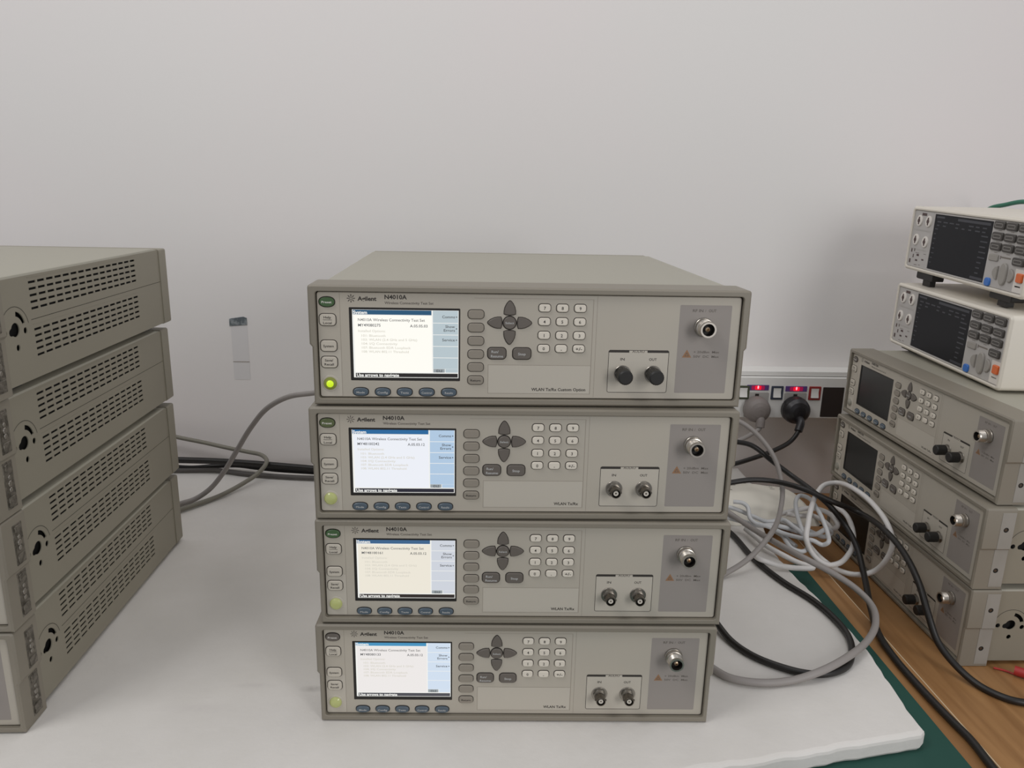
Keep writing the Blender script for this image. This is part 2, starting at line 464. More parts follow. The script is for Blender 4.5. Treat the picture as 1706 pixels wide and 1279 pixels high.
def b_chassis(mb):
    # plain faces of the cover: left, top with sloped rear edge, bottom, back
    X0, X1, z0, z1, zr = -206.8, 207.3, 6.5, 116.2, 112.5
    y0, y1, y2 = 30.0, 410.0, 432.0
    P = lambda x,y,z: (x/1000,y/1000,z/1000)
    r = 3.0
    prof = [(X0,z0),(X0,z1-r),(X0+.9,z1-.9),(X0+r,z1),(X1-r,z1),(X1-.9,z1-.9),(X1,z1-r)]
    for ya, yb, za, zb in ((y0,y1,0,0),(y1,y2,0,zr-z1)):
        a = [P(x,ya,z+(za if z > 60 else 0)) for x,z in prof]; b = [P(x,yb,z+(zb if z > 60 else 0)) for x,z in prof]
        mb.add(a+b, [[i,i+1,len(prof)+i+1,len(prof)+i] for i in range(len(prof)-1)], 'cover')
    mb.add([P(X0,y0,z0),P(X1,y0,z0),P(X1,y2,z0),P(X0,y2,z0)], [[0,1,2,3]], 'cover')
    mb.add([P(X0,y2,z0),P(X1,y2,z0),P(X1,y2,zr-r),P(X0,y2,zr-r)], [[0,1,2,3]], 'cover')
    # right-hand side: plate with the handle mount, then the vented plate
    zt = z1-r; D = 1.2
    arc = [(62.5+18.5*math.cos(a), 62+18.5*math.sin(a)) for a in [math.radians(d) for d in range(15,80,9)]]+[(62.5+13.5*math.cos(a), 62+13.5*math.sin(a)) for a in [math.radians(d) for d in range(78,14,-9)]]
    keyh = [(62.5+7.2*math.cos(a), 62+7.2*math.sin(a)) for a in [math.radians(d) for d in range(-130,166,16)]]+[(52.6,63.0),(51.4,60.8),(52.0,58.0),(54.5,56.6)]
    holes = [arc, keyh, ell(45.0,61.0,3.2,3.4,14), ell(79.5,58.5,3.2,3.4,14), ell(63.5,43.5,3.2,3.4,14)]
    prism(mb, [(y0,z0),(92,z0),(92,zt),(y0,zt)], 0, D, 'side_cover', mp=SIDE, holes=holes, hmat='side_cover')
    flat(mb, [(y0,z0),(92,z0),(92,zt),(y0,zt)], D+6, 'hole', SIDE)
    for rr in (24.5,):
        ring = [(62.5+rr*math.cos(math.radians(d)), 61+rr*math.sin(math.radians(d))) for d in range(10,171,8)]
        ring2 = [(62.5+(rr-.7)*math.cos(math.radians(d)), 61+(rr-.7)*math.sin(math.radians(d))) for d in range(170,9,-8)]
        mb.add([SIDE(u,v,-.15) for u,v in ring+ring2], [[i,i+1,len(ring)*2-2-i,len(ring)*2-1-i] for i in range(len(ring)-1)], 'groove')
    us = [92.0]; n = 15; pit = (340-76)/n
    slots = []
    for k in range(n):
        a = 76+19+pit*0+k*((352-95)/n); slots.append((a, a+13.7))
    for a,b in slots: us += [a,b]
    us.append(y2)
    vs = [z0]; rows = sorted(VENT_V)
    hv = []
    for v in rows:
        vs += [v-1.25, v+1.25]; hv.append((v-1.25, v+1.25))
    vs += [67.2, 67.8, zt]; vs = sorted(vs)
    def is_hole(i, j):
        u = (us[i]+us[i+1])/2; v = (vs[j]+vs[j+1])/2
        return any(a < u < b for a,b in slots) and any(a < v < b for a,b in hv)
    def is_seam(j): return abs((vs[j]+vs[j+1])/2-67.5) < .2
    for i in range(len(us)-1):
        for j in range(len(vs)-1):
            q = [(us[i],vs[j]),(us[i+1],vs[j]),(us[i+1],vs[j+1]),(us[i],vs[j+1])]
            if is_hole(i,j):
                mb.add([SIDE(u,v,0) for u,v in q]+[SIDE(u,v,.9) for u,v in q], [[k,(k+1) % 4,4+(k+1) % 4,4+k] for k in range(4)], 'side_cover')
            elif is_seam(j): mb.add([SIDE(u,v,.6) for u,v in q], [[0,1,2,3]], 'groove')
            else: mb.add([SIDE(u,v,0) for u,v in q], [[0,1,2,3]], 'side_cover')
    flat(mb, [(92,z0),(y2-2,z0),(y2-2,zt-4),(92,zt-4)], 3.0, 'hole', SIDE)
    # raised beads between the slot rows
    for top in (110.8, 62.2): prism(mb, rrect(94,top-.3,354,top+.3), -.25, .2, 'side_cover', mp=SIDE, back=False)
def b_bumper(mb):
    def BACK(u,v,w): return ((u-212.85)/1000, (458-w)/1000, v/1000)
    prism(mb, rrect(3.8,5.0,421.4,114.0,3,4), 0, 30, 'side_cover', mp=BACK, ch=6)
def b_feet(mb):
    for x in (28,397):
        for y in (70,400): box(mb, (x-12-212.85)/1000, (x+12-212.85)/1000, (y-9)/1000, (y+9)/1000, .0006, .0095, 'rubber_black')
def b_strip(mb):
    # embossed handle-bracket strip let into the frame's side, in two lengths
    for v0,v1,base in ((65,109,213.45),(7,56,211.05)):
        def SP(u,v,w,b=base): return ((b-w)/1000, u/1000, v/1000)
        prism(mb, rrect(14,v0,30,v1,1,2), -.4, 3, 'strip_metal', mp=SP, ch=.3)
        h = v1-v0
        prism(mb, rrect(16,v0+2,28,v0+h*.26,1,2), -1.5, 0, 'strip_metal', mp=SP, ch=.5)
        prism(mb, rrect(17,v1-h*.2,27,v1-2,1,2), -1.3, 0, 'strip_metal', mp=SP, ch=.5)
        for f,r in ((.40,2.6),(.53,3.2),(.67,2.2)): prism(mb, ell(22,v0+h*f,r,r,14), -1.4, 0, 'nickel', mp=SP, ch=.5)
def b_sideplate(mb):
    for v0,v1,u,v,base in ((60.5,112,26,88,213.45),(4,58.3,24.5,28,211.05)):
        def SP(a,b,w,base=base): return ((base-w)/1000, a/1000, b/1000)
        prism(mb, rrect(18,v0,36.5,v1), -.5, 1.2, 'side_plate', mp=SP, ch=.2, holes=[ell(u,v,3.6,3.6,16)])
        prism(mb, ell(u,v,2.5,2.5,12), -.1, 1.2, 'nickel_dark', mp=SP, ch=.5); flat(mb, ell(u,v,3.7,3.7,16), -.02, 'hole', SP)

DIG = [['7','8','9'],['4','5','6'],['1','2','3'],['0','.','+/-']]
def test_set(loc, rot, label, group, screen=None, custom=False, caps=False, lit=False, plate=False, wlan=True, green='key_green'):
    t = empty('radio_test_set', loc, rot, label, 'test set', group)
    kind = 'custom' if custom else 'plain'
    part('chassis', t, 'chassis', b_chassis)
    part('front_frame', t, 'front_frame', b_frame)
    part('rear_bumper', t, 'rear_bumper', b_bumper)
    for i, (x,y) in enumerate(((28,70),(397,70),(28,400),(397,400))):
        part('foot', t, 'foot%d' % i, lambda mb, x=x, y=y: box(mb, (x-12-212.85)/1000, (x+12-212.85)/1000, (y-9)/1000, (y+9)/1000, .0006, .0095, 'rubber_black'))
    if plate: part('side_plate', t, 'side_plate', b_sideplate, 'pale metal side plate with two screws')
    else: part('side_strip', t, 'side_strip', b_strip, 'embossed metal strip')
    fp = part('front_panel', t, 'front_panel_'+(kind if wlan else 'none'), b_print(kind if wlan else 'none'))
    part('logo', fp, 'logo_'+kind, b_badge(kind)); part('model_lettering', fp, 'model_lettering', b_model)
    part('screen_frame', t, 'screen_frame', b_scrframe)
    if screen: part('screen', t, None, b_screen(*screen), 'lit screen')
    else: part('screen', t, 'screen_off', b_screen_off, 'dark switched-off screen')
    part('preset_key', t, 'preset_'+green, b_key(ell(16.8,101.4,7.2,4.6,28,2.3), green, 1.8, [('Preset',16.8,100.3,9.5)], 'text_white', 2.1), 'green oval key')
    part('menu_key', t, 'help', b_key(rrect(9.2,78.6,24.6,89.8,3.4), 'key_light', 1.6, [('Help',16.9,85.6,7),('Local',16.9,80.2,8)], 'ink', 2.2, .7, (12.6,84.0,21.2,84.4)))
    part('menu_key', t, 'system', b_key(rrect(9.4,53.4,24.7,64.2,3.4), 'key_light', 1.6, [('System',17,57.6,10)], 'ink', 2.3, .7))
    part('menu_key', t, 'save', b_key(rrect(9.4,37.2,24.7,48.2,3.4), 'key_light', 1.6, [('Save/',17,43.6,8),('Recall',17,39.6,9)], 'ink', 2.2, .7))
    part('power_button', t, 'power_%s' % lit, b_power(lit))
    for i,(s,x) in enumerate((('Mode',46.5),('Config',67.9),('Tests',89.3),('Control',110.9),('Results',132.7))):
        part('function_key', t, 'fn%d' % i, b_key(ell(x,13.2,7.2,3.9,28,2.6), 'key_blue', 2.0, [(s,x,11.9,8+i % 2*2)], 'text_light', 2.0))
    for i,z in enumerate((91.2,78.2,65.1,51.9,39.0,25.8)):
        part('soft_key', t, 'soft%d' % i, b_key(rrect(151.2,z-4.2,166.4,z+4.2,3.2), 'key_soft', 1.8, [('Return',158.8,z-1.0,10)] if i == 5 else [], 'ink', 2.1, .6))
    part('select_key', t, 'select', b_key(ell(191.4,83.3,6.1,6.1,28), 'key_dark', 2.0, [('Select',191.4,82.4,8.5)], 'text_light', 2.0, .9))
    for d in ('up','left','down','right'):
        part('arrow_key', t, 'arrow_'+d, b_key(leaf_loop(d), 'key_dark', 1.6, skirt=.6))
    part('run_key', t, 'run', b_key(rrect(170.6,47.4,188.2,58.6,3.6), 'key_dark', 1.8, [('Run/',177.6,53.6,7),('Resume',179.6,49.2,12)], 'text_light', 2.5))
    part('stop_key', t, 'stop', b_key(rrect(195.1,47.4,212.7,58.6,3.6), 'key_dark', 1.8, [('Stop',203.9,51.6,7.5)], 'text_light', 2.5))
    for r,z in enumerate((98.3,85.0,71.5,58.4)):
        for c,x in enumerate((225.1,242.4,259.7)):
            s = DIG[r][c]
            part('digit_key', t, 'digit%d%d' % (r,c), b_key(rrect(x-5.6,z-3.7,x+5.6,z+3.7,2.6), 'key_white', 1.9, [(s,x,z-1.5,{'+/-':6.5,'.':1.2}.get(s))], 'ink', 3.0, .7))
    part('antenna_connector', t, 'ncon', b_ncon, 'round silver connector')
    for i,x in enumerate((304.4,335.0)):
        c = part('audio_connector', t, 'bnc%d' % i, b_bnc(x,33.6))
        if caps: part('dust_cap', c, 'cap%d' % i, b_capd(x,33.6), 'black cap')
    return t

# ------------------------------------------------------------------ the white bench meter (330 x 110 x 168 mm), origin at the bottom of its front
def MF(u, v, w): return ((u-165)/1000, w/1000, v/1000)
def MS(u, v, w): return ((165-w)/1000, u/1000, v/1000)
def b_mcase(mb):
    prism(mb, rrect(0,0,330,110,7,5), -2, 165, 'meter_case', mp=MF, ch=3, holes=[rrect(7,6,323,104,3,3)], hch=1.2, back=False)
    cap(mb, rrect(0,0,330,110,7,5), [], 165, MF, 'meter_case')
def b_mpanel(mb):
    prism(mb, rrect(7.6,6.6,322.4,103.4,2.6,3), 0, 3, 'meter_panel', mp=MF, holes=[rrect(72,9,231.5,101,1,2)])
    w = -.15
    def R(a,b,c,d,m='meter_ink'): flat(mb, rrect(a,b,c,d), w, m, MF)
    R(31,95.5,46,100,'meter_ink')
    for z in (77,43.5): frame_line(mb, rrect(11,z-6,68,z+26,1,2), .4, w, 'meter_key_line', MF)
    # pictograms and rating marks under the sockets
    for x,z,a,b in ((14,31,4,6),(24,33,2.5,5),(30,31,12,.6),(34,26,8,3.5),(22,22,3,6),(32,17,7,3),(52,20,7,2.5),(30,10,10,.7),(12,12,5,7),(44,11,6,.7),(56,31,8,.7)): R(x,z,x+a,z+b,'meter_ink')
    for z in (69.5,36): R(20,z,62,z+.6,'meter_key_line')
    for z in (90.5,74,58.5):
        for x in (248.5,277,305.5): R(x-3,z-1.6,x+5,z-.9,'ink_faint')
    R(264,51,286,53.2,'ink_faint'); R(262,49,263.4,54,'meter_ink')
    flat(mb, rrect(301.5,7.5,322,40.5,1,2), w, 'meter_white', MF)
    R(306,15,318,17,'ink_faint')
def b_mscreen(mb):
    prism(mb, rrect(72.2,9.2,231.3,100.8), .8, 3, 'meter_screen', mp=MF, ch=.3)
    rnd = random.Random(5)
    def R(a,b,c,d): flat(mb, rrect(a,b,c,d), .74, 'meter_scr_mark', MF)
    R(76,95,100,98); R(138,94,224,98)
    for r,z in enumerate((88,82)):
        for k in range(8):
            if rnd.random() < .8: R(80+18*k,z,80+18*k+rnd.uniform(7,13),z+2)
    for z in (76,68,60,52,44,36,28,20): R(76,z,80+rnd.uniform(0,5),z+1.6); R(206,z,206+rnd.uniform(8,18),z+2)
    R(196,11,228,15)
def b_msocket(x, z):
    def fn(mb):
        prism(mb, ell(x,z,9,9.6,24), -2.2, .2, 'meter_white', mp=MF, ch=.8)
        prism(mb, rrect(x-1.6,z-6.5,x+1.6,z+6.5,1.4,3), -2.6, -2, 'meter_ink', mp=MF); prism(mb, ell(x,z,3.4,3.4,14), -3.0, -2, 'meter_ink', mp=MF)
    return fn
def b_mkey(x, z):
    def fn(mb):
        prism(mb, rrect(x-12.4,z-5.6,x+12.4,z+5.6,2.5), -3.2, .2, 'meter_key', mp=MF, ch=1)
        frame_line(mb, rrect(x-8.5,z-2.6,x+8.5,z+2.6,1,2), .6, -3.3, 'meter_key_line', MF)
    return fn
def bench_meter(loc, rot, label, legs):
    t = empty('bench_meter', loc, rot, label, 'meter', 'white bench meters')
    part('case', t, 'mcase', b_mcase); part('front_panel', t, 'mpanel', b_mpanel); part('screen', t, 'mscreen', b_mscreen, 'dark screen')
    for i,(x,z) in enumerate(((27,86.5),(56,87),(24.8,53.5),(55,52))): part('terminal', t, 'msock%d' % i, b_msocket(x,z), 'white round terminal')
    k = 0
    for x,z in [(x,z) for z in (97.0,81.0,66.0) for x in (248.8,277,305.5)]+[(305.2,50)]:
        part('key', t, 'mkey%d' % k, b_mkey(x,z), 'dark grey key'); k += 1
    part('key', t, 'mgrey', lambda mb: prism(mb, rrect(237,45,259,54.5,2), -2.4, .2, 'meter_grey', mp=MF, ch=.8), 'pale grey key')
    part('cursor_key', t, 'mcurm', lambda mb: prism(mb, ell(277.5,29,8,16,28,2.6), -3.4, .2, 'meter_grey', mp=MF, ch=1.2))
    part('cursor_key', t, 'mcurl', lambda mb: prism(mb, [(264,39),(258,37.5),(254,33),(253,29),(254,25),(258,20.5),(264,19)], -3.0, .2, 'meter_grey', mp=MF, ch=.8))
    part('cursor_key', t, 'mcurr', lambda mb: prism(mb, [(291,19),(297,20.5),(300.6,25),(301.4,29),(300.6,33),(297,37.5),(291,39)], -3.0, .2, 'meter_grey', mp=MF, ch=.8))
    part('usb_port', t, 'musb', lambda mb: (prism(mb, rrect(237.6,6.8,250.8,19,4), -2.6, .2, 'meter_blue', mp=MF, ch=1), flat(mb, rrect(240,10.5,248.5,15), -2.7, 'meter_blue', MF)), 'blue cap')
    part('start_button', t, 'mstart', lambda mb: prism(mb, rrect(308.2,22,321,35,2), -3.4, .2, 'meter_orange', mp=MF, ch=1), 'orange button')
    for i,(x,y) in enumerate(((60,12),(270,12),(60,140),(270,140))):
        h = legs[i % 2]
        part('foot', t, 'mfoot%d_%d' % (i,int(h*10000)), lambda mb: (prism(mb, rrect(x-26,-h*1000*.55,x+26,0,3), y-6, y+14, 'rubber_black', mp=MF, ch=1), prism(mb, rrect(x-9,-h*1000,x+14,-h*1000*.5,1), y-2, y+8, 'rubber_black', mp=MF)), 'black foot')
    return t

# ------------------------------------------------------------------ the room
TOP1, TOP2, WALLY, FLOORZ = -.0245, -.0615, .80, -.78
structure('wall_back', lambda mb: box(mb, -2.6, 2.8, WALLY, WALLY+.12, FLOORZ, 2.4, 'wall_paint'))
structure('floor', lambda mb: box(mb, -2.6, 2.8, -3.4, WALLY, FLOORZ-.05, FLOORZ, 'floor_tile'))

def desk(x0, x1, y0, y1, top, label):
    t = empty('desk', ((x0+x1)/2, (y0+y1)/2, FLOORZ), (0,0,0), label, 'desk')
    cx, cy, cz = (x0+x1)/2, (y0+y1)/2, FLOORZ
    part('desk_top', t, None, lambda mb: box(mb, x0+.0015-cx, x1-.0015-cx, y0-cy, y1-cy, top-.025-cz, top-cz, 'wood'))
    for xa in (x0, x1-.0015):
        part('edge_band', t, None, lambda mb: box(mb, xa-cx, xa+.0015-cx, y0-cy, y1-cy, top-.025-cz, top+.0002-cz, 'edge_band'), 'pale edge strip')
    for sx in (x0+.05, x1-.09):
        for sy in (y0+.05, y1-.09):
            part('leg', t, None, lambda mb: box(mb, sx-cx, sx+.04-cx, sy-cy, sy+.04-cy, .0, top-.025-cz, 'leg_metal'))
    return t
desk(-1.15, .5135, -.42, .795, TOP1, 'light wood desk carrying the white foam sheet and green mat')
desk(.518, 1.75, -.42, .795, TOP2, 'light wood desk on the right under the right-hand stack')

def XY(u, v, w): return (u, v, -w)
tag(part('cutting_mat', None, None, lambda mb: prism(mb, rrect(-.62,-.40,.4805,.395,.004,3), -TOP1-.0018, -TOP1-.0003, 'mat_green', mp=XY)), 'dark green cutting mat showing past the edges of the white foam', 'mat')
def foam(mb):
    corner = [(-1.12,-.345),(-.62,-.245),(-.2,-.16),(.187,-.083),(.249,-.073),(.36,-.05),(.436,-.035),(.443,-.028),(.4455,.02),(.451,.08),(.4555,.124),(.452,.19),(.445,.25),(.436,.322),(.432,.42),(.452,.50),(.500,.60),(.500,.785),(-1.12,.785)]
    rnd = random.Random(3); lp = []
    for a, b in zip(corner, corner[1:]+corner[:1]):
        L = math.hypot(b[0]-a[0], b[1]-a[1]); n = max(1, int(L/.012)) if (a[0] > -.3 and a[1] < .6) else 1
        for k in range(n):
            f = k/n; j = .0012 if n > 1 else 0
            lp.append((a[0]+(b[0]-a[0])*f+rnd.uniform(-j,j), a[1]+(b[1]-a[1])*f+rnd.uniform(-j,j)))
    t = -TOP1-.0020
    n = len(lp)
    lv = [(inset(lp,.006),0),(inset(lp,.0028),.0009),(inset(lp,.0008),.003),(lp,.006),(lp,.018),(inset(lp,.003),t)]
    for (la,wa),(lb,wb) in zip(lv, lv[1:]):
        mb.add([XY(u,v,wa) for u,v in la]+[XY(u,v,wb) for u,v in lb], [[i,(i+1) % n,n+(i+1) % n,n+i] for i in range(n)], 'foam')
    cap(mb, lv[0][0], [[]][:0], 0, XY, 'foam') if False else mb.add([XY(q[0],q[1],0) for q in lv[0][0]], tessellate_polygon([[Vector((u,v,0)) for u,v in lv[0][0]]]), 'foam')
    mb.add([XY(q[0],q[1],t) for q in lv[-1][0]], tessellate_polygon([[Vector((u,v,0)) for u,v in lv[-1][0]]]), 'foam')
tag(part('foam_sheet', None, None, foam), 'thick white foam sheet covering the desk under the stacks', 'foam sheet')

# ------------------------------------------------------------------ the three stacks
PT = .118868
G1, G2, G3 = 'test sets of the middle stack', 'test sets of the left stack', 'test sets of the right stack'
test_set((0,0,3*PT+.0004), (0,0,.017), 'top test set of the middle stack, black caps on both audio sockets, bright white screen', G1, ('_a','MY49080275','A.05.05.03'), custom=True, caps=True, lit=True)
test_set((-.0033,-.0068,2*PT+.0003), (0,0,.0041), 'second test set from the top of the middle stack, screen tinted bluish', G1, ('_b','MY48100242','A.05.03.12'), green='key_olive')
test_set((-.0025,-.0086,PT+.0002), (0,0,-.0086), 'third test set from the top of the middle stack, screen tinted cream', G1, ('_c','MY48100161','A.05.03.12'))
test_set((-.0071,-.0100,0), (0,0,-.0126), 'bottom test set of the middle stack, resting on the white foam', G1, ('_d','MY48080133','A.05.03.12'), green='key_dark')
LS = ('topmost test set of the left stack, its flat grey cover facing up',
      'second test set from the top of the left stack, grey slotted side showing',
      'third test set from the top of the left stack, one above the foam-standing one',
      'lowest test set of the left stack, standing directly on the white foam')
LO = (.0072, .0003, -.0018, -.006)
for k in range(4):
    yaw = .020; x = -.5155+LO[k]; y = -.0255
    cx = x-.21285*math.cos(yaw); cy = y-.21285*math.sin(yaw)
    test_set((cx,cy,(3-k)*PT+.0001*(4-k)), (0,0,yaw), LS[k], G2, wlan=False)
test_set((.6255,.388,TOP2+2*PT+.0038), (0,.012,-1.545), 'top test set of the right stack, directly beneath the white meters', G3, caps=True, plate=True, lit=None, green='key_dark')
test_set((.6130,.383,TOP2+PT+.0018), (0,.006,-1.559), 'middle test set of the right stack, black-capped audio sockets beside the looped cables', G3, caps=True, plate=True, lit=None, green='key_dark')
test_set((.6170,.385,TOP2+.0002), (0,0,-1.566), 'bottom test set of the right stack, standing on the bare wood desk', G3, caps=True, plate=True, lit=None, green='key_dark')
bench_meter((.6990,.468,.3034), (0,.027,-1.603), 'lower white bench meter, sitting on the right-hand stack of test sets', (.0052,.0020))
bench_meter((.7139,.4777,.4362), (0,.04,-1.589), 'upper white bench meter, on black feet over the other meter', (.0236,.0192))

